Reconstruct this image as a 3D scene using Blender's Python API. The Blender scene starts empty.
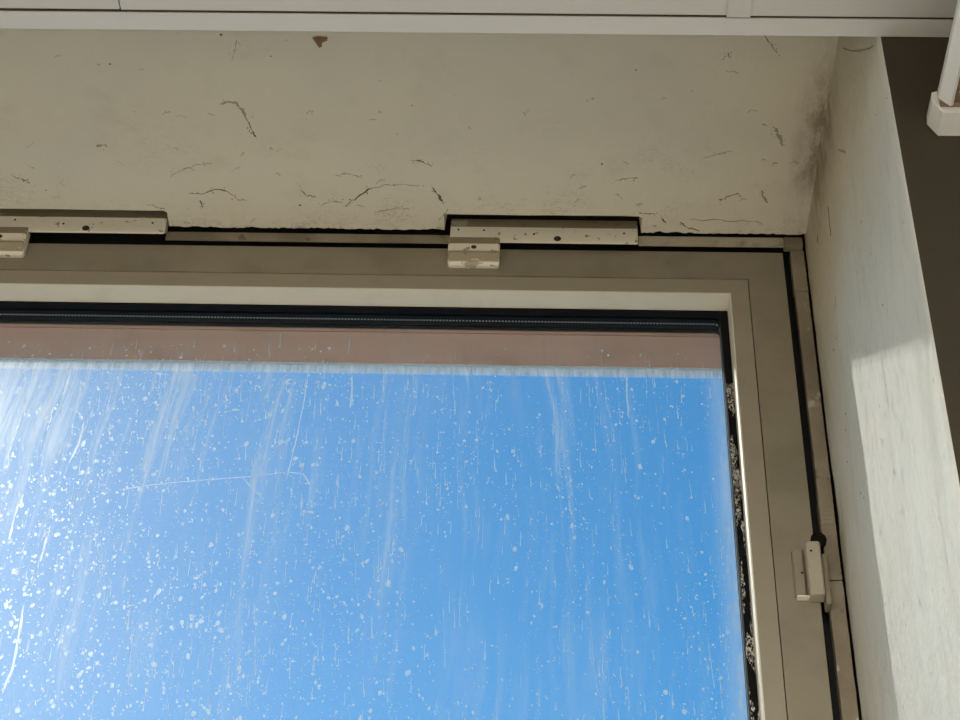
import bpy, bmesh, math, random
from mathutils import Vector, noise
random.seed(7)
scene = bpy.context.scene
COL = scene.collection

# ------------------------------------------------------------------ camera
F_PX = 1878.2
PITCH, YAW, ROLL = math.radians(41.631), math.radians(-2.2147), math.radians(2.3041)
CAM = Vector((0.0, -1.3, 1.55))
FWD = Vector((math.sin(YAW)*math.cos(PITCH), math.cos(YAW)*math.cos(PITCH), math.sin(PITCH)))
r0 = Vector((math.cos(YAW), -math.sin(YAW), 0)); u0 = r0.cross(FWD)
RGT = r0*math.cos(ROLL) + u0*math.sin(ROLL)
UPV = -r0*math.sin(ROLL) + u0*math.cos(ROLL)
cd = bpy.data.cameras.new('camera'); cam = bpy.data.objects.new('camera', cd); COL.objects.link(cam)
cd.sensor_fit = 'HORIZONTAL'; cd.sensor_width = 36.0; cd.lens = 36.0*F_PX/960.0
cd.clip_start = 0.02; cd.clip_end = 500
from mathutils import Matrix
M3 = Matrix((RGT, UPV, -FWD)).transposed()
cam.matrix_world = Matrix.Translation(CAM) @ M3.to_4x4()
scene.camera = cam
# measured directions, for laying out marks on the real surfaces
def ray(px, py): return FWD*F_PX + RGT*(px-480) - UPV*(py-360)
def on_y(px, py, Y): d = ray(px, py); return CAM + d*((Y-CAM.y)/d.y)
def on_z(px, py, Z): d = ray(px, py); return CAM + d*((Z-CAM.z)/d.z)
def on_x(px, py, X): d = ray(px, py); return CAM + d*((X-CAM.x)/d.x)

# ------------------------------------------------------------------ world, sun, exposure
SUN_TO = Vector((-0.61, 1.0, 0.80)).normalized()          # towards the sun
w = bpy.data.worlds.new('world'); scene.world = w; w.use_nodes = True
nt = w.node_tree; nt.nodes.clear()
sky = nt.nodes.new('ShaderNodeTexSky'); sky.sky_type = 'NISHITA'; sky.sun_disc = False
sky.sun_elevation = math.asin(SUN_TO.z); sky.sun_rotation = math.atan2(SUN_TO.x, SUN_TO.y)
sky.altitude = 200; sky.air_density = 1.0; sky.dust_density = 0.2; sky.ozone_density = 2.5
hsv = nt.nodes.new('ShaderNodeHueSaturation'); hsv.inputs['Saturation'].default_value = 1.34; hsv.inputs['Hue'].default_value = .489
bg = nt.nodes.new('ShaderNodeBackground'); bg.inputs['Strength'].default_value = 0.155
wo = nt.nodes.new('ShaderNodeOutputWorld')
nt.links.new(sky.outputs[0], hsv.inputs['Color']); nt.links.new(hsv.outputs[0], bg.inputs[0]); nt.links.new(bg.outputs[0], wo.inputs[0])
sd = bpy.data.lights.new('sun', 'SUN'); sd.energy = 1.08; sd.angle = math.radians(0.53); sd.color = (1.0, 0.93, 0.82)
so = bpy.data.objects.new('sun', sd); COL.objects.link(so)
so.rotation_euler = SUN_TO.to_track_quat('Z', 'Y').to_euler(); so.location = SUN_TO*20
vs = scene.view_settings; vs.view_transform = 'Standard'; vs.look = 'None'; vs.gamma = 1; vs.use_curve_mapping = False
vs.exposure = 0.0
FILL_W = 45.0
scene.cycles.transparent_max_bounces = 24

# ------------------------------------------------------------------ materials
class N:
    def __init__(s, name):
        s.m = bpy.data.materials.new(name); s.m.use_nodes = True; s.t = s.m.node_tree; s.t.nodes.clear()
        s.out = s.n('ShaderNodeOutputMaterial')
        s.pos = s.n('ShaderNodeNewGeometry').outputs['Position']
    def n(s, typ, **k):
        x = s.t.nodes.new(typ)
        for a, b in k.items(): setattr(x, a, b)
        return x
    def put(s, sock, v):
        if isinstance(v, bpy.types.NodeSocket): s.t.links.new(v, sock)
        elif v is not None:
            if isinstance(v, (tuple, list)) and sock.type == 'RGBA' and len(v) == 3: v = (*v, 1)
            sock.default_value = v
    def math(s, op, a, b=None, c=None, clamp=False):
        x = s.n('ShaderNodeMath', operation=op, use_clamp=clamp)
        s.put(x.inputs[0], a); s.put(x.inputs[1], b); s.put(x.inputs[2], c); return x.outputs[0]
    def mapped(s, scale=(1,1,1), loc=(0,0,0), src=None):
        x = s.n('ShaderNodeMapping'); s.put(x.inputs['Vector'], src or s.pos)
        x.inputs['Scale'].default_value = scale; x.inputs['Location'].default_value = loc; return x.outputs[0]
    def noise(s, vec, scale, detail=4, rough=.55, dist=0):
        x = s.n('ShaderNodeTexNoise'); s.put(x.inputs['Vector'], vec); x.inputs['Scale'].default_value = scale
        x.inputs['Detail'].default_value = detail; x.inputs['Roughness'].default_value = rough; x.inputs['Distortion'].default_value = dist
        return x.outputs['Fac']
    def ramp(s, v, lo, hi, a=0., b=1.):
        x = s.n('ShaderNodeMapRange', interpolation_type='SMOOTHSTEP'); s.put(x.inputs[0], v)
        for i, q in enumerate((lo, hi, a, b)): x.inputs[i+1].default_value = q
        return x.outputs[0]
    def mix(s, f, a, b):
        x = s.n('ShaderNodeMix', data_type='RGBA'); s.put(x.inputs[0], f); s.put(x.inputs[6], a); s.put(x.inputs[7], b); return x.outputs[2]
    def xyz(s):
        x = s.n('ShaderNodeSeparateXYZ'); s.put(x.inputs[0], s.pos); return x.outputs
    def bsdf(s, col, rough=.6, bump=None, bstr=.2, bdist=.002, spec=.4, metal=0):
        p = s.n('ShaderNodeBsdfPrincipled'); s.put(p.inputs['Base Color'], col); s.put(p.inputs['Roughness'], rough)
        p.inputs['Specular IOR Level'].default_value = spec; p.inputs['Metallic'].default_value = metal
        if bump is not None:
            b = s.n('ShaderNodeBump'); b.inputs['Strength'].default_value = bstr; b.inputs['Distance'].default_value = bdist
            s.put(b.inputs['Height'], bump); s.t.links.new(b.outputs[0], p.inputs['Normal'])
        s.t.links.new(p.outputs[0], s.out.inputs[0]); return s.m

def plain(name, col, rough=.55, var=.12, scale=40, bstr=.15, spec=.4, dark=.75):
    k = N(name); a = k.noise(k.pos, scale, 5); b = k.noise(k.pos, scale*7, 3)
    f = k.ramp(a, .5, .75, 0, var*2.2)
    c = k.mix(f, col, tuple(v*dark for v in col))
    return k.bsdf(c, rough, b, bstr, .0008, spec)

# soffit plaster: yellowed paint, mould in the corner, grime along the window
k = N('soffit_plaster'); X, Y, Z = k.xyz()
big = k.noise(k.pos, 5, 4); fine = k.noise(k.pos, 70, 5); grain = k.noise(k.mapped((1, .25, 1)), 260, 3)
c = k.mix(k.ramp(big, .3, .7), (.70, .63, .48), (.64, .585, .47))
c = k.mix(k.ramp(Y, -.16, -.01, 0, .8), c, (.80, .75, .62))  # window daylight painted in as a paler tone
spk = k.n('ShaderNodeTexVoronoi'); k.put(spk.inputs['Vector'], k.pos); spk.inputs['Scale'].default_value = 42
sp_on = k.math('MULTIPLY', k.ramp(spk.outputs['Distance'], .03, .09, 1, 0), k.ramp(k.noise(k.pos, 9, 2), .52, .66))
c = k.mix(k.math('MULTIPLY', sp_on, .7), c, (.20, .15, .09))
near = k.ramp(Y, -.15, -.02)
scr = k.noise(k.mapped((1, 2.2, 1)), 36, 6, .7, 1.6)
line = k.math('MULTIPLY', k.ramp(k.math('ABSOLUTE', k.math('SUBTRACT', scr, .5)), .0, .012, 1, 0), near)
line = k.math('MULTIPLY', line, k.ramp(k.noise(k.pos, 14, 3), .5, .68))
c = k.mix(k.math('MULTIPLY', line, .8), c, (.22, .17, .10))
scr2 = k.noise(k.mapped((1, 1.5, 1), (3, 1, 0)), 75, 5, .7, 1.2)
l2 = k.math('MULTIPLY', k.ramp(k.math('ABSOLUTE', k.math('SUBTRACT', scr2, .52)), .0, .016, 1, 0), k.ramp(k.noise(k.pos, 19, 4), .52, .66))
c = k.mix(k.math('MULTIPLY', k.math('MULTIPLY', l2, k.ramp(Y, -.2, -.05, .15, 1)), .6), c, (.30, .24, .15))
c = k.mix(k.ramp(k.noise(k.mapped((1, 1, 1), (7, 0, 0)), 16, 5, .65), .52, .75, 0, .22), c, (.46, .39, .27))
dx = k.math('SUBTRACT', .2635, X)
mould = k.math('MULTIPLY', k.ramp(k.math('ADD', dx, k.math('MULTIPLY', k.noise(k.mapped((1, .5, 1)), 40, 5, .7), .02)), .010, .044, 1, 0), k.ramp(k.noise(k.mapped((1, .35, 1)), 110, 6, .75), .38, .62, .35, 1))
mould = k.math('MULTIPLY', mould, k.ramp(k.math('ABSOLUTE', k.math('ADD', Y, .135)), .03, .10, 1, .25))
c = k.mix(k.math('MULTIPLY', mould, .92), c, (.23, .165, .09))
gr = k.math('MULTIPLY', k.ramp(Y, -.020, .0), k.ramp(k.noise(k.pos, 90, 6, .7), .50, .62))
c = k.mix(k.math('MULTIPLY', gr, .6), c, (.25, .21, .14))
SOFFIT = k.bsdf(c, .55, k.math('ADD', k.math('MULTIPLY', fine, .7), k.math('MULTIPLY', grain, .3)), .35, .0015, .3)

# reveal plaster: off white, brushed, yellowed and mouldy near the head
k = N('reveal_plaster'); X, Y, Z = k.xyz()
brush = k.noise(k.mapped((1, 1, .12)), 180, 5, .6); big = k.noise(k.pos, 6, 4); fine = k.noise(k.pos, 120, 4)
c = k.mix(k.ramp(big, .3, .7), (.70, .705, .655), (.64, .635, .58))
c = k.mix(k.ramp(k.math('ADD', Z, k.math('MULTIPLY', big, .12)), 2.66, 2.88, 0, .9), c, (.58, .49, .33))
c = k.mix(k.ramp(brush, .5, .75, 0, .32), c, (.47, .43, .35))
c = k.mix(k.ramp(k.noise(k.mapped((1, 1, .3)), 30, 5, .65), .5, .75, 0, .35), c, (.50, .45, .35))
spk = k.n('ShaderNodeTexVoronoi'); k.put(spk.inputs['Vector'], k.mapped((1, 1, .6))); spk.inputs['Scale'].default_value = 75
sp_on = k.math('MULTIPLY', k.ramp(spk.outputs['Distance'], .05, .14, 1, 0), k.ramp(k.noise(k.pos, 22, 2), .46, .6))
c = k.mix(k.math('MULTIPLY', sp_on, .6), c, (.25, .20, .13))
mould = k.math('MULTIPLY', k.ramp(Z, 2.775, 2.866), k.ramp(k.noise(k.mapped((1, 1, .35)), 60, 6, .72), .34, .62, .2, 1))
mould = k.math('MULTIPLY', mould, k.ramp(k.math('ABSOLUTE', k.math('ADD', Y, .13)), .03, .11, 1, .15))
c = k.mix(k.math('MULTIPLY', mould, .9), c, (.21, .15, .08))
gr = k.math('MULTIPLY', k.ramp(Y, -.035, .0), k.ramp(k.noise(k.mapped((1, 1, .5)), 26, 5), .4, .65))
c = k.mix(k.math('MULTIPLY', gr, .55), c, (.27, .23, .15))
REVEAL = k.bsdf(c, .6, k.math('ADD', k.math('MULTIPLY', brush, .6), k.math('MULTIPLY', fine, .4)), .8, .002, .3)

WALL = plain('wall_dark_brown', (.052, .043, .030), .8, .1, 12, .25, .2)  # even dark brown for the whole window wall
ROOMW = plain('room_wall_paint', (.74, .72, .67), .8, .05, 6)
FLOORM = plain('floor_pale_tiles', (.66, .62, .55), .5, .1, 10)
PANEL = plain('ceiling_panel_white', (.60, .585, .555), .35, .05, 14, .05, .45, .9)
TRIMM = plain('ceiling_trim_white', (.64, .63, .605), .35, .08, 18, .05, .45, .88)
SEAM = plain('seam_dark', (.06, .04, .028), .9)
BLACKGAP = plain('gap_dark_rubber', (.018, .018, .02), .8)
EXTR = plain('exterior_render', (.55, .52, .47), .9, .15, 8)
GROUND = plain('ground_pale_paving', (.74, .70, .63), .9, .15, .6)
# sash: aged taupe paint with fingermarks
k = N('sash_paint'); a = k.noise(k.pos, 18, 5); b = k.noise(k.pos, 160, 3)
c = k.mix(k.ramp(a, .4, .72), (.305, .268, .20), (.25, .217, .158))
spk = k.n('ShaderNodeTexVoronoi'); k.put(spk.inputs['Vector'], k.pos); spk.inputs['Scale'].default_value = 60
c = k.mix(k.math('MULTIPLY', k.ramp(spk.outputs['Distance'], .03, .08, 1, 0), k.ramp(k.noise(k.pos, 17, 2), .58, .68)), c, (.12, .09, .06))
SASH = k.bsdf(c, .42, b, .08, .0006, .45)
BEAD = plain('bead_cream_lit', (.79, .72, .575), .4, .15, 30, .1, .45, .8)
BEADF = plain('bead_face_paint', (.355, .315, .24), .42, .15, 24, .08, .45)
# plaster-smeared strips of the fixed frame
k = N('frame_strip_paint'); a = k.noise(k.mapped((.5, 1, .35)), 26, 5, .6); b = k.noise(k.mapped((.5, 1, .35)), 110, 4)
c = k.mix(k.ramp(a, .35, .65), (.215, .18, .125), (.33, .285, .21))
c = k.mix(k.ramp(b, .62, .70, 0, .7), c, (.56, .51, .42))
c = k.mix(k.ramp(b, .28, .36, .7, 0), c, (.12, .09, .06))
STRIP = k.bsdf(c, .6, b, .5, .0015, .3)
STRIPC = plain('frame_strip_plaster', (.50, .45, .35), .7, .45, 45, .6, .3, .45)
# hinge: cream paint worn to brown metal on the upper slope
def hinge_mat(name, col, worn, thr):
    k = N(name); a = k.noise(k.mapped((.6, 1, 1.4)), 32, 5, .6); b = k.noise(k.pos, 120, 4)
    c = k.mix(k.ramp(a, thr, thr+.03), col, worn)
    c = k.mix(k.ramp(b, .62, .68, 0, .7), c, (.18, .14, .09))
    return k.bsdf(c, .45, k.math('MULTIPLY', a, -1), .3, .001, .45)
HINGE = hinge_mat('hinge_cream_paint', (.90, .84, .70), (.50, .43, .31), .66)
HWORN = hinge_mat('hinge_worn_slope', (.36, .30, .20), (.62, .56, .44), .61)
HOLE = plain('hole_and_shade_dark', (.014, .011, .008), .95, spec=.05)
SCREW = plain('screw_brown_steel', (.045, .03, .02), .5)
BROWN = plain('exterior_lintel_brown', (.84, .475, .325), .85, .3, 16, .3, .3, .8)
LIP = plain('exterior_lip_grey', (.84, .84, .83), .8, .3, 60, .3, .3, .8)
FIXM = plain('fixture_white_plastic', (.74, .74, .72), .35, .06, 20)
FIXB = plain('fixture_inner_brown', (.23, .16, .10), .6)
CRACK = plain('crack_dark', (.17, .125, .075), .9)
CRACKL = plain('crack_faint', (.38, .32, .22), .9)
CRACKF = plain('crack_very_faint', (.47, .405, .295), .9)
CHIP = plain('paint_chip_brown', (.22, .13, .06), .9)
k = N('sealant_crumb'); c = k.mix(k.ramp(k.noise(k.pos, 260, 3), .35, .65), (.16, .15, .13), (.78, .76, .71)); PLAS = k.bsdf(c, .8)
CLIPM = plain('clip_paint', (.47, .42, .325), .45, .15, 40)
# spacer bar with its row of perforations
k = N('spacer_dark'); X, Y, Z = k.xyz()
fx = k.math('FRACT', k.math('DIVIDE', X, .0032)); fz = k.math('FRACT', k.math('DIVIDE', Z, .0032))
row = k.math('LESS_THAN', k.math('ABSOLUTE', k.math('SUBTRACT', Y, .0425)), .0009)
dots = k.math('MULTIPLY', row, k.math('LESS_THAN', fx, .45))
c = k.mix(dots, (.012, .014, .019), (.60, .57, .50))
SPACER = k.bsdf(c, .8, spec=.15)
GASKET = plain('gasket_black_rubber', (.009, .009, .011), .8, .1, 60, .1, .1)

def glass_mat(name, dirty):
    k = N(name); X, Y, Z = k.xyz()
    tr = k.n('ShaderNodeBsdfTransparent'); tr.inputs[0].default_value = (.97, .985, .985, 1)
    gl = k.n('ShaderNodeBsdfGlossy'); gl.inputs['Roughness'].default_value = .02
    fr = k.n('ShaderNodeFresnel'); fr.inputs[0].default_value = 1.3
    m1 = k.n('ShaderNodeMixShader'); k.put(m1.inputs[0], k.math('MULTIPLY', fr.outputs[0], .35))
    k.t.links.new(tr.outputs[0], m1.inputs[1]); k.t.links.new(gl.outputs[0], m1.inputs[2])
    last = m1
    if dirty:
        wob = k.math('MULTIPLY', k.math('SUBTRACT', k.noise(k.mapped((1, 0, 1)), 3.0, 2), .5), .06)
        cx = k.n('ShaderNodeCombineXYZ'); k.put(cx.inputs[0], k.math('ADD', X, wob)); k.put(cx.inputs[2], Z)
        st1 = k.noise(k.mapped((1, 1, .045), src=cx.outputs[0]), 95, 4, .6)
        st2 = k.noise(k.mapped((1, 1, .08), src=cx.outputs[0]), 30, 3, .5)
        patch = k.noise(k.mapped((1, 0, .55)), 6.5, 3)
        for xc, wd, am in ((-.125, .05, .16), (-.06, .035, .12), (-.245, .035, .14), (-.50, .06, .10), (.02, .03, .08)):
            patch = k.math('ADD', patch, k.ramp(k.math('ABSOLUTE', k.math('SUBTRACT', X, xc)), 0, wd, am, 0))
        patch = k.math('SUBTRACT', patch, .04)
        top = k.math('MULTIPLY', k.ramp(Z, 2.45, 2.72, .35, 1.0), k.ramp(Z, 2.732, 2.752, 1, .12))
        band = k.math('MULTIPLY', k.math('MULTIPLY', k.ramp(Z, 2.7315, 2.7345), k.ramp(Z, 2.743, 2.745, 1, 0)), k.ramp(k.noise(k.mapped((1, 1, .12)), 190, 6, .75), .3, .7, .22, .6))
        st = k.math('MULTIPLY', k.math('MULTIPLY', k.ramp(st1, .45, .72), k.ramp(patch, .38, .62)), top)
        st = k.math('ADD', st, k.math('MULTIPLY', k.ramp(st2, .52, .8, 0, .45), k.ramp(patch, .46, .62)))
        glow_film = k.math('MULTIPLY', k.ramp(Z, 2.732, 2.752, 1, .1), k.ramp(k.math('ADD', k.math('MULTIPLY', X, -1), k.math('MULTIPLY', k.math('SUBTRACT', patch, .5), .5)), -.15, .70, .015, .24))  # dirt film, thickened leftwards to paint in the glow near the sun
        edge = k.math('MAXIMUM', k.ramp(k.math('ADD', X, k.math('MULTIPLY', k.math('SUBTRACT', patch, .5), .02)), .155, .172, 0, .30), 0.0)
        edge = k.math('MULTIPLY', edge, k.ramp(Z, 2.730, 2.745, 1, .15))
        f = k.math('ADD', k.math('ADD', k.math('MULTIPLY', st, .62), glow_film), k.math('MAXIMUM', edge, band), clamp=True)
        df = k.n('ShaderNodeBsdfDiffuse'); df.inputs[0].default_value = (.75, .77, .80, 1)
        tl = k.n('ShaderNodeBsdfTranslucent'); tl.inputs[0].default_value = (.90, .92, .95, 1)
        d = k.n('ShaderNodeMixShader'); d.inputs[0].default_value = .85
        k.t.links.new(df.outputs[0], d.inputs[1]); k.t.links.new(tl.outputs[0], d.inputs[2])
        rf = k.n('ShaderNodeBsdfRefraction'); rf.inputs['Roughness'].default_value = .95; rf.inputs['IOR'].default_value = 1.15
        d2 = k.n('ShaderNodeMixShader'); d2.inputs[0].default_value = .15
        k.t.links.new(d.outputs[0], d2.inputs[1]); k.t.links.new(rf.outputs[0], d2.inputs[2]); d = d2
        m2 = k.n('ShaderNodeMixShader'); k.put(m2.inputs[0], f)
        k.t.links.new(m1.outputs[0], m2.inputs[1]); k.t.links.new(d.outputs[0], m2.inputs[2]); last = m2
    k.t.links.new(last.outputs[0], k.out.inputs[0]); return k.m
GLASS = glass_mat('glass_clear', False); GLASSD = glass_mat('glass_dirty_face', True)
k = N('dried_dirt'); df = k.n('ShaderNodeBsdfDiffuse'); df.inputs[0].default_value = (.8, .82, .85, 1)
tl = k.n('ShaderNodeBsdfTranslucent'); tl.inputs[0].default_value = (.95, .97, 1.0, 1)
d = k.n('ShaderNodeMixShader'); d.inputs[0].default_value = .88
k.t.links.new(df.outputs[0], d.inputs[1]); k.t.links.new(tl.outputs[0], d.inputs[2])
rf = k.n('ShaderNodeBsdfRefraction'); rf.inputs['Roughness'].default_value = .95; rf.inputs['IOR'].default_value = 1.15
d2 = k.n('ShaderNodeMixShader'); d2.inputs[0].default_value = .30
k.t.links.new(d.outputs[0], d2.inputs[1]); k.t.links.new(rf.outputs[0], d2.inputs[2]); d = d2
tr = k.n('ShaderNodeBsdfTransparent'); m2 = k.n('ShaderNodeMixShader'); m2.inputs[0].default_value = .92
k.t.links.new(tr.outputs[0], m2.inputs[1]); k.t.links.new(d.outputs[0], m2.inputs[2]); k.t.links.new(m2.outputs[0], k.out.inputs[0])
DIRT = k.m

# ------------------------------------------------------------------ mesh helpers
def obj(name, vs_, fs, mat, parent=None, kind=None, label=None, smooth=False, mats=None, midx=None):
    me = bpy.data.meshes.new(name); me.from_pydata([tuple(v) for v in vs_], [], fs); me.update()
    for m in (mats or [mat]): me.materials.append(m)
    if midx:
        for p, i in zip(me.polygons, midx): p.material_index = i
    bm = bmesh.new(); bm.from_mesh(me); bmesh.ops.recalc_face_normals(bm, faces=bm.faces); bm.to_mesh(me); bm.free()
    if smooth:
        for p in me.polygons: p.use_smooth = True
    o = bpy.data.objects.new(name, me); COL.objects.link(o)
    if parent: o.parent = parent; o.matrix_parent_inverse = parent.matrix_world.inverted()
    if kind: o['kind'] = kind
    if label: o['label'] = label
    return o
def boxd(x0, x1, y0, y1, z0, z1):
    v = [(x, y, z) for x in (x0, x1) for y in (y0, y1) for z in (z0, z1)]
    return v, [(0,1,3,2), (4,6,7,5), (0,4,5,1), (2,3,7,6), (0,2,6,4), (1,5,7,3)]
def box(name, x0, x1, y0, y1, z0, z1, mat, parent=None, bev=0, **kw):
    v, f = boxd(x0, x1, y0, y1, z0, z1); o = obj(name, v, f, mat, parent, **kw)
    if bev: bevel(o, bev)
    return o
def bevel(o, wd, seg=2):
    bm = bmesh.new(); bm.from_mesh(o.data)
    bmesh.ops.bevel(bm, geom=bm.edges[:], offset=wd, segments=seg, affect='EDGES', profile=.5, clamp_overlap=True)
    bm.to_mesh(o.data); bm.free()
def extrude(name, prof, axis, a, b, mat, parent=None, end=0, mats=None, seg_m=None, **kw):
    """prof: list of (p,q) in the plane across axis; end = chamfer at both ends"""
    cx = sum(p for p, q in prof)/len(prof); cy = sum(q for p, q in prof)/len(prof)
    secs = [(a, 0), (b, 0)] if not end else [(a, end), (a+end, 0), (b-end, 0), (b, end)]
    V, Fc, mi = [], [], []
    n = len(prof)
    for t, e in secs:
        for p, q in prof:
            L = math.hypot(p-cx, q-cy) or 1; s = max(0, 1-e/L)
            pp, qq = cx+(p-cx)*s, cy+(q-cy)*s
            V.append({'x': (t, pp, qq), 'y': (pp, t, qq), 'z': (pp, qq, t)}[axis])
    for i in range(len(secs)-1):
        for j in range(n):
            Fc.append((i*n+j, i*n+(j+1)%n, (i+1)*n+(j+1)%n, (i+1)*n+j)); mi.append(seg_m[j] if seg_m else 0)
    Fc.append(tuple(range(n))); mi.append(0); Fc.append(tuple(range((len(secs)-1)*n, len(secs)*n))); mi.append(0)
    return obj(name, V, Fc, mat, parent, mats=mats, midx=mi, **kw)
def struct(o): o['kind'] = 'structure'; return o
def tag(o, label, cat, group=None):
    o['label'] = label; o['category'] = cat
    if group: o['group'] = group
    return o
def empty(name, loc):
    o = bpy.data.objects.new(name, None); COL.objects.link(o); o.location = loc; o.empty_display_size = .05
    bpy.context.view_layer.update(); return o
def ribbon_data(pts, w0, nrm, h=.0004, wob=.35):
    """a thin ridge following a polyline on a surface with normal nrm"""
    V, Fc = [], []
    for i, p in enumerate(pts):
        a = pts[max(0, i-1)]; b = pts[min(len(pts)-1, i+1)]
        t = (b-a).normalized(); s = t.cross(nrm).normalized()
        ww = w0*(1+random.uniform(-wob, wob))*(0.25 if i in (0, len(pts)-1) else 1)/2
        V += [p+s*ww, p+nrm*h, p-s*ww]
        if i:
            q = 3*i; Fc += [(q-3, q-2, q+1, q), (q-2, q-1, q+2, q+1)]
    return V, Fc
def wiggle(pts, n, amp, lat):
    out = []
    for i in range(len(pts)-1):
        for j in range(n):
            t = j/n; p = pts[i].lerp(pts[i+1], t)
            out.append(p + Vector((random.uniform(-1, 1)*lat[0], random.uniform(-1, 1)*lat[1], random.uniform(-1, 1)*lat[2]))*amp if j or i else p)
    return out + [pts[-1]]

# ------------------------------------------------------------------ dimensions (metres)
XR, ZS, YW, ZC = .2635, 2.8704, -.3755, 2.7131      # reveal, soffit, room wall face, ceiling
XL, ZSILL, YEXT = -.905, 1.16, .121
SX0, SX1, SZ0, SZ1 = -.880, .2400, 1.195, 2.8515    # sash outline
GX0, GX1, GZ0, GZ1 = -.827, .1868, 1.249, 2.7976    # daylight opening
RX0, RX1, RY0 = -2.3, 1.7, -3.6

# ------------------------------------------------------------------ the room
struct(box('floor', RX0, RX1, RY0, YW, -.1, 0, FLOORM))
struct(box('wall_left', RX0-.1, RX0, RY0, YW, 0, ZC+.25, ROOMW))
struct(box('wall_right', RX1, RX1+.1, RY0, YW, 0, ZC+.25, ROOMW))
struct(box('wall_back', RX0, RX1, RY0-.1, RY0, 0, ZC+.25, ROOMW))
# window wall: pier right, pier left, breast below, lintel above
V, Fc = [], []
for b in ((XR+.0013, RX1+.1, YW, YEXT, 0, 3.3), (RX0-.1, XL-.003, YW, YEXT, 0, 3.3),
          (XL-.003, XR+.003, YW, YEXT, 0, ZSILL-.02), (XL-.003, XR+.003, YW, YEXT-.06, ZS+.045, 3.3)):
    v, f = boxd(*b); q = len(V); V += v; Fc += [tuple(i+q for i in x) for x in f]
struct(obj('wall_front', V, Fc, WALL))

def grid_slab(name, mat, fn, nu, nv, th):
    """a plaster skin with slightly uneven face: fn(u,v)->(point, normal)"""
    V, Fc = [], []
    for i in range(nu+1):
        for j in range(nv+1):
            V.append(fn(i/nu, j/nv)[0])
    nb = len(V)
    for i in range(nu+1):
        for j in range(nv+1):
            p, n_ = fn(i/nu, j/nv); V.append(Vector(p)-Vector(n_)*th)
    idx = lambda i, j: i*(nv+1)+j
    for i in range(nu):
        for j in range(nv):
            Fc.append((idx(i,j), idx(i+1,j), idx(i+1,j+1), idx(i,j+1)))
            Fc.append((nb+idx(i,j), nb+idx(i,j+1), nb+idx(i+1,j+1), nb+idx(i+1,j)))
    for i in range(nu):
        for j in (0, nv): Fc.append((idx(i,j), idx(i+1,j), nb+idx(i+1,j), nb+idx(i,j)))
    for j in range(nv):
        for i in (0, nu): Fc.append((idx(i,j), idx(i,j+1), nb+idx(i,j+1), nb+idx(i,j)))
    return obj(name, V, Fc, mat, smooth=False)
def wav(a, b, s, amp): return amp*noise.noise(Vector((a*s, b*s, 3.1)))
SD = -.0065-YW   # depth of the soffit plaster
HINGE_X = []   # x ranges where the plaster is cut back for a hinge
for hx, hy in ((450.5, 226.5), (-17.0, 216.0)):
    q = on_y(hx, hy, -.010).x; HINGE_X.append((q-.0035, q+.1835+.0015))
def f_sof(u, v):
    x = XL + (XR-XL)*u; y = YW + SD*v
    e = wav(x, y, 9, .0012) + wav(x, y, 45, .0005)
    for a, b in HINGE_X:
        if a < x < b and y > -.0262: e += .036
    edge = (.0022*noise.noise(Vector((x*55, 1, 2)))+.0018*noise.noise(Vector((x*170, 8, 2)))) if v > .999 else 0
    return (Vector((x, y-abs(edge)*1.5, ZS+e)), (0, 0, -1))
sof = struct(grid_slab('wall_soffit', SOFFIT, f_sof, 400, 150, .045))
def f_rev(u, v):
    y = YW+.0003 + (-YW+.0037)*u; z = ZSILL + (ZS+.02-ZSILL)*v
    e = (wav(y, z, 10, .0008) + wav(y*2, z, 50, .0004))*min(1, (y-YW)/.03)
    r_ = .0008*max(0, 1-(y-YW)/.004) + (abs(noise.noise(Vector((z*40, 5, 1))))*.0006 if u < .001 else 0)
    return (Vector((XR+e+r_, y, z)), (-1, 0, 0))
rev = struct(grid_slab('wall_reveal', REVEAL, f_rev, 64, 240, .0028))
struct(box('wall_reveal_left', XL-.02, XL, YW, .004, ZSILL, ZS, REVEAL))
struct(box('trim_1', XL-.02, XR+.02, YW-.04, .03, ZSILL-.03, ZSILL, TRIMM, bev=.004))   # sill board

# ceiling: edge trim, boards with joints, a cover strip
ce = struct(box('ceiling', RX0, RX1, RY0, YW-.0005, ZC+.012, ZC+.25, SEAM))
def board(x0, x1, y0, y1, dz=0, mat=PANEL, name='panel', th=.0105):
    return box(name, x0, x1, y0, y1, ZC+dz, ZC+dz+th, mat, ce, bev=.0003)
board(RX0+.002, RX1-.002, YW-.0168, YW-.0004, 0, TRIMM, 'edge_trim', .0119)
ys = YW-.0196; row = 0
while ys > RY0+.02:
    y1 = max(RY0+.001, ys-.245)
    js = [RX0+.002, -.325, .1530, RX1-.002] if row == 0 else [RX0+.002, RX0+1.3+(row % 3)*.5, RX1-.002]
    for q in range(len(js)-1):
        board(js[q]+.0004, js[q+1]-.0004, y1, ys+(-.0006 if (row == 0 and q == 0) else 0)+(.0002 if q == 2 else 0), .0003*((q+row) % 2))
    ys = y1-.002; row += 1
box('joint_liner', RX0+.002, RX1-.002, YW-.0194, YW-.0170, ZC+.0012, ZC+.0118, SEAM, ce)  # dark strip filling the joint beside the edge trim
board(.1440, .1622, YW-.264, YW-.0186, -.0012, PANEL, 'cover_strip', .0011)

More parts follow.
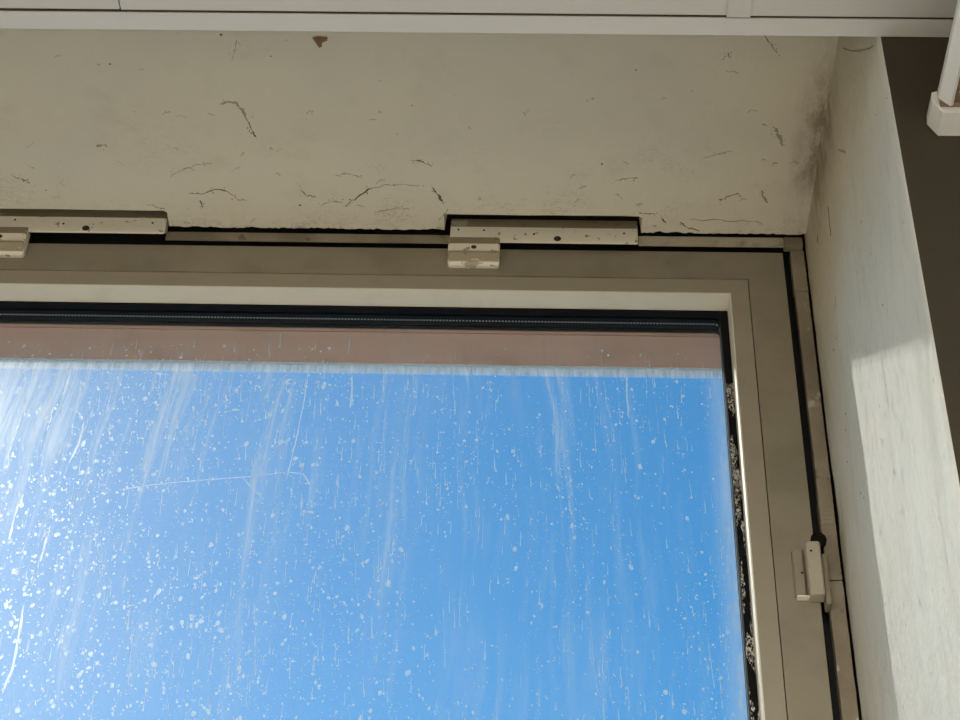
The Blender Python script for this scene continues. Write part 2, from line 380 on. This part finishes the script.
# added ceiling lamps, unseen, to fill the recess with light
def lamp(x, y, which, watts):
    r = empty('fill_lamp', (x, y, ZC))
    tag(r, 'added square fill lamp, unseen, '+which, 'added fill lamp', 'added fill lamps')
    a = .30
    frame = []
    V, Fc = [], []
    for b in ((x-a, x+a, y-a, y-a+.03), (x-a, x+a, y+a-.03, y+a), (x-a, x-a+.03, y-a+.03, y+a-.03), (x+a-.03, x+a, y-a+.03, y+a-.03)):
        v, f = boxd(*b, ZC-.035, ZC-.0002); q = len(V); V += v; Fc += [tuple(i+q for i in t) for t in f]
    obj('fill_frame', V, Fc, TRIMM, r)
    box('fill_panel', x-a+.031, x+a-.031, y-a+.031, y+a-.031, ZC-.012, ZC-.006, FILLM, r)
    ld = bpy.data.lights.new('fill_light', 'AREA'); ld.shape = 'SQUARE'; ld.size = .52; ld.energy = watts; ld.color = (1.0, .96, .89)
    lo = bpy.data.objects.new('fill_light', ld); COL.objects.link(lo); lo.location = (x, y, ZC-.014)
k = N('fill_glow'); em = k.n('ShaderNodeEmission'); em.inputs[0].default_value = (1, .95, .86, 1); em.inputs[1].default_value = 6
k.t.links.new(em.outputs[0], k.out.inputs[0]); FILLM = k.m
lamp(-.35, -2.0, 'nearer the window', FILL_W); lamp(-.35, -3.0, 'nearer the back wall', FILL_W)

# ------------------------------------------------------------------ marks on the plaster
def soff_line(name, pix, w_, amp, mat=CRACK, n=5, crumbs=.55):
    pts = [on_z(a, b, ZS) for a, b in pix]
    pts = wiggle(pts, n, amp*1.3, (1, 1, 0))
    pts = [Vector((p.x, p.y, f_sof((p.x-XL)/(XR-XL), (p.y-YW)/SD)[0].z-.0001)) for p in pts]
    V, Fc = ribbon_data(pts, w_*.62, Vector((0, 0, -1)), .0003, .85)
    for k_ in range(len(pts)):                         # loose crumbs of paint beside the crack
        if random.random() < crumbs:
            p = pts[k_]+Vector((random.gauss(0, .0022), random.gauss(0, .0022), 0)); r_ = random.uniform(.0003, .0009); q = len(V)
            V += [p+Vector((r_*math.cos(t)*random.uniform(.6, 1.6), r_*math.sin(t), 0)) for t in (0, 1.3, 2.5, 3.8, 5.0)]+[p-Vector((0, 0, .0003))]
            Fc += [(q+i, q+(i+1) % 5, q+5) for i in range(5)]
    return obj(name, V, Fc, mat, sof)
SL = [([(222,104),(228,101),(236,103),(242,110),(248,121)], .0030, .0006, CRACKL), ([(248,121),(252,131),(255,137)], .0016, .0004, CRACK),
      ([(237,39),(235,50),(232,60)], .0009, .0004, CRACKL), ([(345,206),(358,197),(372,188)], .0020, .0012, CRACK),
      ([(372,188),(384,185),(396,184),(420,185)], .0011, .0008, CRACKL), ([(432,187),(437,194),(443,202)], .0030, .0010, CRACK),
      ([(411,160),(421,161),(432,166)], .0016, .0006, CRACK), ([(188,194),(205,193),(218,189),(229,192)], .0016, .0010, CRACK),
      ([(228,192),(236,199),(246,200)], .0014, .0008, CRACKL), ([(12,175),(22,179),(30,183)], .0016, .0006, CRACK),
      ([(150,204),(158,207),(165,209)], .0014, .0005, CRACKL), ([(200,200),(203,206)], .0014, .0004, CRACK),
      ([(720,201),(728,196),(739,193)], .0017, .0007, CRACK), ([(640,213),(656,214)], .0016, .0006, CRACK),
      ([(661,217),(666,223)], .0018, .0006, CRACK), ([(703,158),(716,154),(732,151)], .0009, .0005, CRACKL),
      ([(763,35),(771,44),(777,53)], .0013, .0005, CRACKL), ([(615,181),(628,178),(638,178)], .0014, .0005, CRACKL),
      ([(728,52),(729,57),(732,57)], .0018, .0003, CRACK), ([(320,205),(332,201),(343,203)], .0013, .0008, CRACKL),
      ([(335,175),(345,173),(362,177)], .0011, .0006, CRACKL), ([(375,212),(392,208),(410,209)], .0015, .0012, CRACKL),
      ([(300,190),(308,196),(316,196)], .0018, .0010, CRACKL), ([(690,219),(720,220),(758,221)], .0012, .0010, CRACKL),
      ([(680,222),(688,228),(700,231)], .0020, .0012, CRACK), ([(448,207),(445,214),(438,220)], .0013, .0007, CRACKL),
      ([(170,175),(181,170),(198,165),(212,163)], .0008, .0010, CRACKL), ([(96,146),(104,145),(108,147)], .0028, .0006, CRACKL),
      ([(762,190),(764,198),(768,203)], .0022, .0008, CRACKL), ([(774,126),(778,134),(783,146)], .0060, .0012, CRACKL)]
for pix, w_, amp, m_ in SL:
    soff_line('paint_crack', pix, w_, amp, m_)
for i in range(48):                                    # small random scuffs, thicker towards the window
    px, py = random.uniform(-60, 790), 30+195*random.random()**.45
    a = random.uniform(-.9, .9); L = random.uniform(3, 13)
    pts = [(px, py), (px+L*.5*math.cos(a), py+L*.3*math.sin(a)-random.uniform(0, 2)), (px+L*math.cos(a), py+L*.6*math.sin(a))]
    if -30 < px < 180 and py > 203 or 445 < px < 645 and py > 208: continue
    soff_line('paint_scuff', pts, random.uniform(.0005, .0014), .0009, CRACKF if random.random() < .8 else CRACKL, 3, .2)
for x, y, s in ((110,64,.0022),(221,34.5,.0030),(178,33.5,.0012),(271,56,.0018),(255,136,.0022),(46,190,.0018),(507,37,.0012),(525,115,.0016),
                (602,164,.0026),(636,70,.0022),(394,185,.0020),(455,95,.0012),(134,111,.0014),(280,149,.0014),(692,91,.0015),(300,205,.0026),(232,199,.0018)):
    c_ = on_z(x, y, ZS)
    zz = f_sof((c_.x-XL)/(XR-XL), (c_.y-YW)/SD)[0].z-.0002
    ring = [Vector((c_.x+s/2*math.cos(t)*random.uniform(.7, 1.2), c_.y+s/2*math.sin(t)*random.uniform(.6, 1.1), zz)) for t in [i*math.tau/8 for i in range(8)]]
    obj('paint_pit', ring+[Vector((c_.x, c_.y, zz-.0005))], [(i, (i+1) % 8, 8) for i in range(8)], CRACK if s > .0015 else CRACKL, sof)
# the brown chip beside the ceiling trim
cp = [(312,37),(316,42),(319,47),(322,46),(322,42),(327,40),(328,36.5),(318,36)]
ring = [on_z(a, b, ZS) for a, b in cp]; zz = ZS-.0012
ring = [Vector((p.x, p.y, zz)) for p in ring]; cc = sum(ring, Vector())/len(ring)
obj('paint_chip', ring+[cc-Vector((0, 0, .0006))], [(i, (i+1) % 8, 8) for i in range(8)], CHIP, sof)
def rev_line(pix, w_, amp, mat):
    pts = wiggle([on_x(a, b, XR) for a, b in pix], 5, amp, (0, 1, 1))
    pts = [Vector((f_rev((p.y-YW)/(-YW+.004), (p.z-ZSILL)/(ZS+.02-ZSILL))[0].x-.0001, p.y, p.z)) for p in pts]
    V, Fc = ribbon_data(pts, w_, Vector((-1, 0, 0))); obj('paint_crack', V, Fc, mat, rev)
for pix, w_, amp, m_ in [([(843,48),(850,51),(860,51.5),(868,49),(874,46)], .0016, .0003, CRACKL), ([(828,207),(829,217),(831,236)], .0022, .0006, CRACK),
      ([(818,235),(818,243)], .0026, .0005, CRACK), ([(838,150),(845,152),(846,153)], .0022, .0006, CRACKL), ([(836,296),(835,310)], .0016, .0006, CRACKL)]:
    rev_line(pix, w_, amp, m_)
for x, y in ((861,222),(876,115),(846,414),(846,430),(861,493),(864,498),(883,305),(836,338),(834,350),(887,98),(848,462)):
    c_ = on_x(x, y, XR); s = random.uniform(.0014, .0028)
    xx = f_rev((c_.y-YW)/(-YW+.004), (c_.z-ZSILL)/(ZS+.02-ZSILL))[0].x-.0002
    ring = [Vector((xx, c_.y+s/2*math.cos(t)*random.uniform(.7, 1.2), c_.z+s/2*math.sin(t)*random.uniform(.8, 1.4))) for t in [i*math.tau/8 for i in range(8)]]
    obj('paint_pit', ring+[Vector((xx-.0004, c_.y, c_.z))], [(i, (i+1) % 8, 8) for i in range(8)], CRACK, rev)

# ------------------------------------------------------------------ the window
win = struct(empty('window_1', (-.3, 0, ZSILL)))
# dark rebate behind the gaps
V, Fc = [], []
for b in ((XL, XR, .022, .05, ZS-.060, ZS+.045), (XR-.060, XR+.003, .022, .05, ZSILL, ZS-.06), (XL, XL+.06, .010, .05, ZSILL, ZS-.06), (XL+.06, XR-.06, .010, .05, ZSILL, ZSILL+.06)):
    v, f = boxd(*b); q = len(V); V += v; Fc += [tuple(i+q for i in x) for x in f]
obj('rebate', V, Fc, BLACKGAP, win)
# fixed frame strips, in pieces with open joints
def strip(x0, x1, z0, z1, y0, axis, mat=None):
    n = 40; V, Fc = [], []
    for i in range(n+1):
        t = i/n
        for a, b in ((0, 0), (1, 0), (1, 1), (0, 1)):          # a: across, b: depth
            j = .0006*noise.noise(Vector((t*(30 if axis == 'z' else 26)+x0*50, a*3, z0*9)))*(1 if b == 0 else 0)
            if axis == 'x': V.append((x0+(x1-x0)*t, (y0+j if b == 0 else y0+.0025), (z0 if a == 0 else z1)+j*1.3))
            else: V.append(((x0 if a == 0 else x1)+j*1.3, (y0+j if b == 0 else .012), z0+(z1-z0)*t))
        if i:
            q = 4*i
            for e in range(4): Fc.append((q-4+e, q-4+(e+1) % 4, q+(e+1) % 4, q+e))
    Fc += [(0, 1, 2, 3), (4*n, 4*n+1, 4*n+2, 4*n+3)]
    return obj('frame_strip', V, Fc, mat or STRIP, win)
xa = HINGE_X[0][1]-.0012; xb = on_y(787, 243, 0).x
h1, h2 = HINGE_X[0], HINGE_X[1]
strip(XL+.002, h2[0], 2.8575, 2.8672, -.0030, 'x'); strip(h2[1]-.0012, h1[0]+.003, 2.8575, 2.8672, -.0030, 'x'); strip(xa+.0006, xb-.004, 2.8568, 2.8682, -.0042, 'x', STRIPC)
box('frame_strip', xb-.0035, XR-.0035, -.004, .004, 2.8570, 2.8698, STRIP, win, bev=.0008)
zj = [2.8562, on_y(805, 290, 0).z, on_y(818, 497, 0).z, on_y(830, 579, 0).z, 2.0, ZSILL+.005]
for i in range(len(zj)-1):
    strip(.2480+(.0006 if i == 1 else 0), .2608-(.0004 if i == 2 else 0), zj[i+1]+.0004, zj[i]-.0004, .001+.0012*(i % 2), 'z')
strip(XL+.0025, XL+.0155, ZSILL+.005, 2.8560, .002, 'z')

# sash members (mitred faces), then the raised glazing beads
def member(name, side, a0, a1, yf, yb, mat, parent, lip=0):
    """a0 outer inset rect, a1 inner inset rect, given as (x0,x1,z0,z1); mitred at 45 degrees"""
    ox0, ox1, oz0, oz1 = a0; ix0, ix1, iz0, iz1 = a1
    quad = {'top': [(ox0,oz1),(ox1,oz1),(ix1,iz1),(ix0,iz1)], 'bottom': [(ix0,iz0),(ix1,iz0),(ox1,oz0),(ox0,oz0)],
            'right': [(ox1,oz1),(ox1,oz0),(ix1,iz0),(ix1,iz1)], 'left': [(ox0,oz0),(ox0,oz1),(ix0,iz1),(ix0,iz0)]}[side]
    V = [(x, yf, z) for x, z in quad] + [(x, yb, z) for x, z in quad]
    Fc = [(0,1,2,3), (7,6,5,4)] + [(i, (i+1) % 4, 4+(i+1) % 4, 4+i) for i in range(4)]
    o = obj(name, V, Fc, mat, parent); 
    if lip: bevel(o, lip, 2)
    return o
SO = (SX0, SX1, SZ0, SZ1); SI = (SX0+.0353, .2047, SZ0+.0355, 2.8160)
BO = (SX0+.0361, .2039, SZ0+.0363, 2.8152); BI = (GX0, GX1, GZ0, GZ1)
for s in ('top', 'right', 'bottom', 'left'):
    b = member('glazing_bead', s, BO, BI, .0011, .0245, BEADF, win)
    # cream inner face of the bead, bounce light put into its colour
    IN = (GX0+.0012, GX1-.0012, GZ0+.0012, GZ1-.0012)
    member('bead_lining', s, (GX0, GX1, GZ0, GZ1), IN, .0009, .0248, BEAD, b)
# gasket, panes and spacer
def frame_loop(name, O, I, y0, y1, mat, parent, rad=0, kind=None, seg=6):
    def loop(R, rad):
        x0, x1, z0, z1 = R; P = []
        for cx, cz, a in ((x1, z1, 0), (x0, z1, 90), (x0, z0, 180), (x1, z0, 270)):
            sx = -1 if cx == x1 else 1; sz = -1 if cz == z1 else 1
            for i in range(seg+1):
                t = math.radians(a+90*i/seg); P.append((cx+sx*rad+rad*math.cos(t), cz+sz*rad+rad*math.sin(t)))
        return P
    A = loop(O, .0001); B = loop(I, rad or .0001); n = len(A)
    V = [(x, y0, z) for x, z in A]+[(x, y0, z) for x, z in B]+[(x, y1, z) for x, z in A]+[(x, y1, z) for x, z in B]
    Fc = []
    for i in range(n):
        j = (i+1) % n
        Fc += [(i, j, n+j, n+i), (2*n+i, 3*n+i, 3*n+j, 2*n+j), (n+i, n+j, 3*n+j, 3*n+i), (i, 2*n+i, 2*n+j, j)]
    return obj(name, V, Fc, mat, parent, kind=kind)
def inset(R, d): return (R[0]+d, R[1]-d, R[2]+d, R[3]-d)
G0 = (GX0, GX1, GZ0, GZ1)
frame_loop('sash_frame', SO, SI, 0, .060, SASH, win)
frame_loop('gasket', inset(G0, -.002), (GX0+.008, GX1-.0080, GZ0+.003, GZ1-.0030), .0250, .0330, GASKET, win, .007)
IP = inset(G0, -.006)
def pane(y0, y1, mats, midx):
    v, f = boxd(IP[0], IP[1], y0, y1, IP[2], IP[3]); return obj('glass_pane', v, f, None, win, mats=mats, midx=midx)
pane(.0332, .0362, [GLASS], [0]*6)
p2 = pane(.0492, .0522, [GLASS, GLASSD], [0, 0, 0, 1, 0, 0])
frame_loop('spacer_bar', IP, (GX0+.0075, GX1-.0075, GZ0+.0025, GZ1-.0025), .0364, .0490, SPACER, win, .006)
frame_loop('outer_gasket', inset(G0, -.002), (GX0+.006, GX1-.0060, GZ0+.002, GZ1-.0020), .0524, .0560, GASKET, win, .006)
frame_loop('outer_frame', SO, inset(G0, -.001), .0602, .0640, BROWN, win)

# hinges along the head: long plate on the frame, short knuckle on the sash
def hinge(px0, py0):
    """px0,py0: measured pixel of the left end; profile measured relative to it"""
    Q = lambda dy, Y: on_y(px0, py0+dy, Y)
    T, K, B = Q(2.2, -.0040), Q(10, -.0100), Q(25.5, -.0085)
    x0 = K.x; x1 = x0 + .1835
    h = empty('hinge', (x0, 0, B.z)); h.parent = win; h.matrix_parent_inverse = win.matrix_world.inverted(); bpy.context.view_layer.update()
    # folded cover, open underneath; inner faces painted dark as shade
    prof = [(.0005, T.z-.001), (T.y, T.z), (K.y, K.z), (B.y-.0006, B.z+.0015), (B.y+.0002, B.z), (B.y+.0018, B.z+.0006), (K.y+.0022, K.z-.001), (.0005, T.z-.004)]
    extrude('hinge_plate', prof, 'x', x0, x1, HINGE, h, end=.0014, mats=[HINGE, HWORN, HOLE], seg_m=[1, 1, 0, 0, 2, 2, 2, 2])
    for e0, e1 in ((x0+.0002, x0+.0016), (x1-.0016, x1-.0002)):
        extrude('end_plate', [(.0005, T.z-.0015), (T.y+.0008, T.z-.001), (K.y+.0008, K.z), (B.y+.0008, B.z+.001), (.0005, B.z+.010)], 'x', e0, e1, HINGE, h)
    P = [Q(d, Y) for d, Y in ((20.5,-.0102),(26.7,-.0135),(33,-.0138),(34.2,-.0155),(36.0,-.0125),(43.6,-.0070),(44.8,-.0082),(48.8,-.0050))]
    prof2 = [(-.0003, P[0].z-.001)]+[(p.y, p.z) for p in P]+[(-.0003, P[-1].z+.001)]
    extrude('hinge_knuckle', prof2, 'x', x0-.001, x0+.0490, HINGE, h, end=.0018, mats=[HINGE, HWORN], seg_m=[1, 1, 0, 0, 1, 1, 0, 0, 0, 0])
    zf = (K.z+B.z)/2
    def hole(name, x, z, r_, y, mat, parent):
        n = 12
        ring = lambda k_, yy: [(x+k_*r_*math.cos(i*math.tau/n), yy, z+k_*r_*.9*math.sin(i*math.tau/n)) for i in range(n)]
        V = ring(1.0, y+.0004)+ring(.92, y-.0004)+ring(.5, y-.0005)
        Fc = [(q*n+i, q*n+(i+1) % n, (q+1)*n+(i+1) % n, (q+1)*n+i) for q in range(2) for i in range(n)]+[tuple(range(n)), tuple(range(2*n, 3*n))]
        obj(name, V, Fc, mat, parent)
    yf = lambda z: K.y+(B.y-.001-K.y)*(K.z-z)/(K.z-B.z)
    hole('screw', x0+.1050, zf-.0045, .0037, yf(zf-.0045), SCREW, h)
    for dx, dz in ((.0080, .006), (.0330, .0055), (.1700, .0035), (.082, .001)):
        hole('nail_hole', x0+dx, zf+dz, .0011, yf(zf+dz), HOLE, h)
    kz = (P[1].z+P[2].z)/2
    hole('screw', x0+.0240, kz-.0005, .0028, -.0137, SCREW, h)
    return h
hinge(450.5, 216.5); hinge(-17.0, 206.0)

# clip on the right stile
def clip():
    L = lambda px, py, Y: on_y(px, py, Y)
    a = L(793, 548, -.010); b = L(823, 603, -.010)
    h = empty('stile_clip', (a.x, 0, b.z)); h.parent = win; h.matrix_parent_inverse = win.matrix_world.inverted(); bpy.context.view_layer.update()
    x0 = L(793.5, 570, -.005).x
    zt1, zb1 = L(794, 549, -.005).z, L(797, 595, -.005).z
    extrude('clip_flange', [(x0, .0002), (x0+.0005, -.004), (x0+.002, -.0055), (x0+.0080, -.0055), (x0+.0095, -.0030), (x0+.0095, .0002)], 'z', zb1, zt1, SASH, h, end=.0006)
    x1 = L(807.5, 560, -.012).x; zt2, zb2 = L(808, 541, -.012).z, L(811, 594, -.012).z
    extrude('clip_flange', [(x1-.001, .0002), (x1, -.010), (x1+.0015, -.012), (x1+.0105, -.0125), (x1+.012, -.011), (x1+.0125, .0002)], 'z', zb2, zt2, CLIPM, h, end=.0008)
    box('clip_foot', x0+.0010, x1+.0120, -.0060, .0002, zb1-.0022, zb1-.0004, HINGE, h, bev=.0005)
    box('clip_tongue', x1+.0128, x1+.0175, -.008, .006, zb1-.010, zt1-.006, STRIP, h, bev=.0012)
    V = []; n = 12; c_ = L(819, 538, -.004)
    prof = [(.0080, .002), (.0080, -.002), (.006, -.0035), (.002, -.004)]
    for r_, y in prof: V += [(c_.x+r_*.85*math.cos(i*math.tau/n), y, c_.z+r_*math.sin(i*math.tau/n)) for i in range(n)]
    Fc = [(q*n+i, q*n+(i+1) % n, (q+1)*n+(i+1) % n, (q+1)*n+i) for q in range(3) for i in range(n)]+[tuple(range(n)), tuple(range(3*n, 4*n))]
    obj('clip_knob', V, Fc, HOLE, h)
    for px, py in ((802, 573), (811, 551)):
        p = L(px, py, -.0055 if px < 805 else -.0122)
        ring = [Vector((p.x+.0011*math.cos(i*math.tau/8), p.y-.0004, p.z+.0011*math.sin(i*math.tau/8))) for i in range(8)]
        obj('nail_hole', ring+[Vector((p.x, p.y-.0007, p.z))], [(i, (i+1) % 8, 8) for i in range(8)], HOLE, h)
clip()

# ------------------------------------------------------------------ dried dirt on the outside of the glass
V, Fc = [], []
yd = .0524
def drop(x, z, rx, rz, n=6, rot=0):
    q = len(V); ca, sa = math.cos(rot), math.sin(rot)
    for i in range(n):
        t = i*math.tau/n + random.uniform(-.25, .25); k_ = random.uniform(.75, 1.2)
        a, b = rx*k_*math.cos(t), rz*k_*math.sin(t); V.append((x+a*ca-b*sa, yd, z+a*sa+b*ca))
    V.append((x, yd+.0003, z)); Fc.extend([(q+i, q+(i+1) % n, q+n) for i in range(n)])
def run(x, z, L, w_, lean):
    q = len(V); m = 5
    for i in range(m+1):
        t = i/m; ww = w_*(.35+.65*t)*random.uniform(.7, 1.2)/2
        cx = x+lean*(t-1)*L+random.uniform(-.0003, .0003); cz = z+L*(1-t)
        V.extend([(cx-ww, yd, cz), (cx, yd+.0002, cz), (cx+ww, yd, cz)])
        if i:
            b = q+3*i; Fc.extend([(b-3, b-2, b+1, b), (b-2, b-1, b+2, b+1)])
cnt = 0
while cnt < 54000:
    x = random.uniform(GX0+.004, GX1-.004); z = random.uniform(GZ0+.004, GZ1-.03)
    dens = .42+.75*noise.noise(Vector((x*9, z*6, 0)))+.35*noise.noise(Vector((x*40, z*22, 5)))+.62*max(0, min(1, (.02-x)/.45))
    if random.random() > dens*(1 if z < 2.735 else .25): continue
    cnt += 1
    s = .00024+.00030*random.expovariate(1.0); s = min(s*(1+.35*max(0, min(1, (-.05-x)/.4))), .0024)
    drop(x, z, s, s*random.uniform(.8, 1.9), 6, random.uniform(-.5, .5))
    if random.random() < .085:
        run(x+random.uniform(-.0003, .0003), z, random.uniform(.004, .022), random.uniform(.0005, .0011), random.gauss(.03, .03))
for i in range(900):
    x = random.uniform(GX0+.01, GX1-.01); z = random.uniform(GZ0+.05, 2.715)
    if noise.noise(Vector((x*14, z*3, 9))) < -.05: continue
    run(x, z, random.uniform(.015, .075), random.uniform(.0003, .0007), random.gauss(.04, .04))
def gl(px, py): return on_y(px, py, yd)
def scratch(pix, w_):
    pts = wiggle([gl(a, b) for a, b in pix], 4, .0004, (1, 0, 1))
    for p in pts: p.y = yd
    v, f = ribbon_data(pts, w_, Vector((0, 1, 0)), .0002); q = len(V); V.extend(v); Fc.extend([tuple(i+q for i in x) for x in f])
scratch([(118,490),(160,484),(205,480),(245,477),(288,472)], .0012); scratch([(288,472),(303,474),(312,487)], .0012); scratch([(243,478),(252,488),(264,500)], .0014)
scratch([(73,358),(66,385),(60,405)], .0022); scratch([(24,603),(19,635),(12,670),(2,694)], .0020); scratch([(27,392),(18,425),(4,465)], .0018)
scratch([(82,382),(75,410),(70,440)], .0014); scratch([(84,420),(78,445),(68,465)], .0018); scratch([(50,525),(44,548),(40,562)], .0016); scratch([(22,490),(15,515),(8,545)], .0016)
scratch([(55,395),(50,420),(46,432)], .0016); scratch([(308,375),(303,405),(296,440),(286,480)], .0013); scratch([(626,372),(627,400),(629,418)], .0016); scratch([(352,375),(352,400),(350,408)], .0020)
for px, py, sx, sz in ((236,410,.0070,.0035),(196,578,.0050,.0030),(327,400,.0028,.0030),(352,403,.0022,.0030),(45,420,.0035,.0055),(68,446,.0050,.0045),(207,504,.0020,.0020),(88,492,.0018,.0035),(436,632,.0020,.0060),(558,487,.0022,.0055),(610,633,.0016,.0060)):
    p = gl(px, py); drop(p.x, p.z, sx*.5, sz*.5, 8); 
    for j in range(7): drop(p.x+random.gauss(0, sx*.5), p.z+random.gauss(0, sz*.5), .0006, .0007, 5)
# crust along the right edge of the glass
for i in range(900):
    z = random.uniform(GZ0, GZ1-.09); x = GX1-.0075-abs(random.gauss(.0005, .0030))
    drop(x, z, random.uniform(.0005, .0016), random.uniform(.0007, .003), 6)
o = obj('dried_splashes', V, Fc, DIRT, win, kind='stuff')
o['label'] = 'white dried splashes and rain streaks on the outside of the glass'
# crumbly sealant remains on the right side of the gasket
V, Fc = [], []
for i in range(6500):
    z = random.uniform(GZ0, 2.704); x = random.uniform(GX1-.0078, GX1-.0004)
    if noise.noise(Vector((z*22, x*150, 2)))+.35*noise.noise(Vector((z*70, x*300, 6))) < -.10: continue
    s = random.uniform(.0004, .0013); q = len(V)
    ring = [(x+s*.6*math.cos(t)*random.uniform(.6, 1.2), .0250, z+s*1.5*math.sin(t)*random.uniform(.6, 1.2)) for t in [j*math.tau/6 for j in range(6)]]
    ring = [(max(GX1-.0080, min(GX1, a)), b, c_) for a, b, c_ in ring]
    V += ring+[(x, .0250-random.uniform(.0004, .0014), z)]; Fc += [(q+j, q+(j+1) % 6, q+6) for j in range(6)]
obj('sealant_crumbs', V, Fc, PLAS, win, kind='stuff', label='crumbly white sealant remains on the black gasket')

# ------------------------------------------------------------------ outside
lt = struct(box('wall_lintel', XL-.02, XR+.02, .0642, YEXT-.0115, GZ1-.0002, ZS+.45, BROWN))
box('drip_edge', XL-.02, XR+.02, YEXT-.0115, YEXT, GZ1-.0012, ZS+.45, LIP, lt)
struct(box('ground', -60, 60, .13, 90, -3.4, -3.2, GROUND))

# ------------------------------------------------------------------ white channel fixture in front of the dark wall
def fixture():
    C_ = on_y(938, 135.7, YW-.0006); zb = C_.z; xl = C_.x; yend = C_.y
    y0 = on_z(941, 112.5, zb).y
    root = empty('wall_channel', (xl+.08, yend, zb))
    tag(root, 'white plastic channel with an end cap projecting from the dark wall', 'fixture')
    # end cap: chamfered block
    W = .16
    cap = [(xl, zb), (xl-.0065, zb+.0125), (xl-.0055, zb+.022), (xl+.004, zb+.026), (xl+W-.004, zb+.026), (xl+W+.0085, zb+.0125), (xl+W, zb)]
    extrude('end_cap', cap, 'y', y0, yend, FIXM, root)
    # channel: left lip, right lip, roof
    a = xl+.0015; yb = y0-1.2
    lip = [(a+.0030, zb+.002), (a-.0045, zb+.0105), (a-.0035, zb+.020), (a+.0010, zb+.024), (a+.0060, zb+.024), (a+.0052, zb+.003)]
    extrude('channel_lip', lip, 'y', yb, y0-.0045, FIXM, root)
    m = 2*xl+W
    extrude('channel_lip', [(m-p, q) for p, q in lip], 'y', yb, y0-.0045, FIXM, root)
    box('channel_tray', a+.0020, m-a-.0020, yb, y0-.0003, zb+.0242, zb+.030, FIXB, root)
    box('joint_strip', a-.003, a+.012, y0-.0044, y0-.0002, zb+.006, zb+.0235, FIXB, root)
    box('hanger', xl+.07, xl+.09, y0-1.1, y0-1.08, zb+.0302, ZC-.0002, FIXM, root)
    return root
fixture()
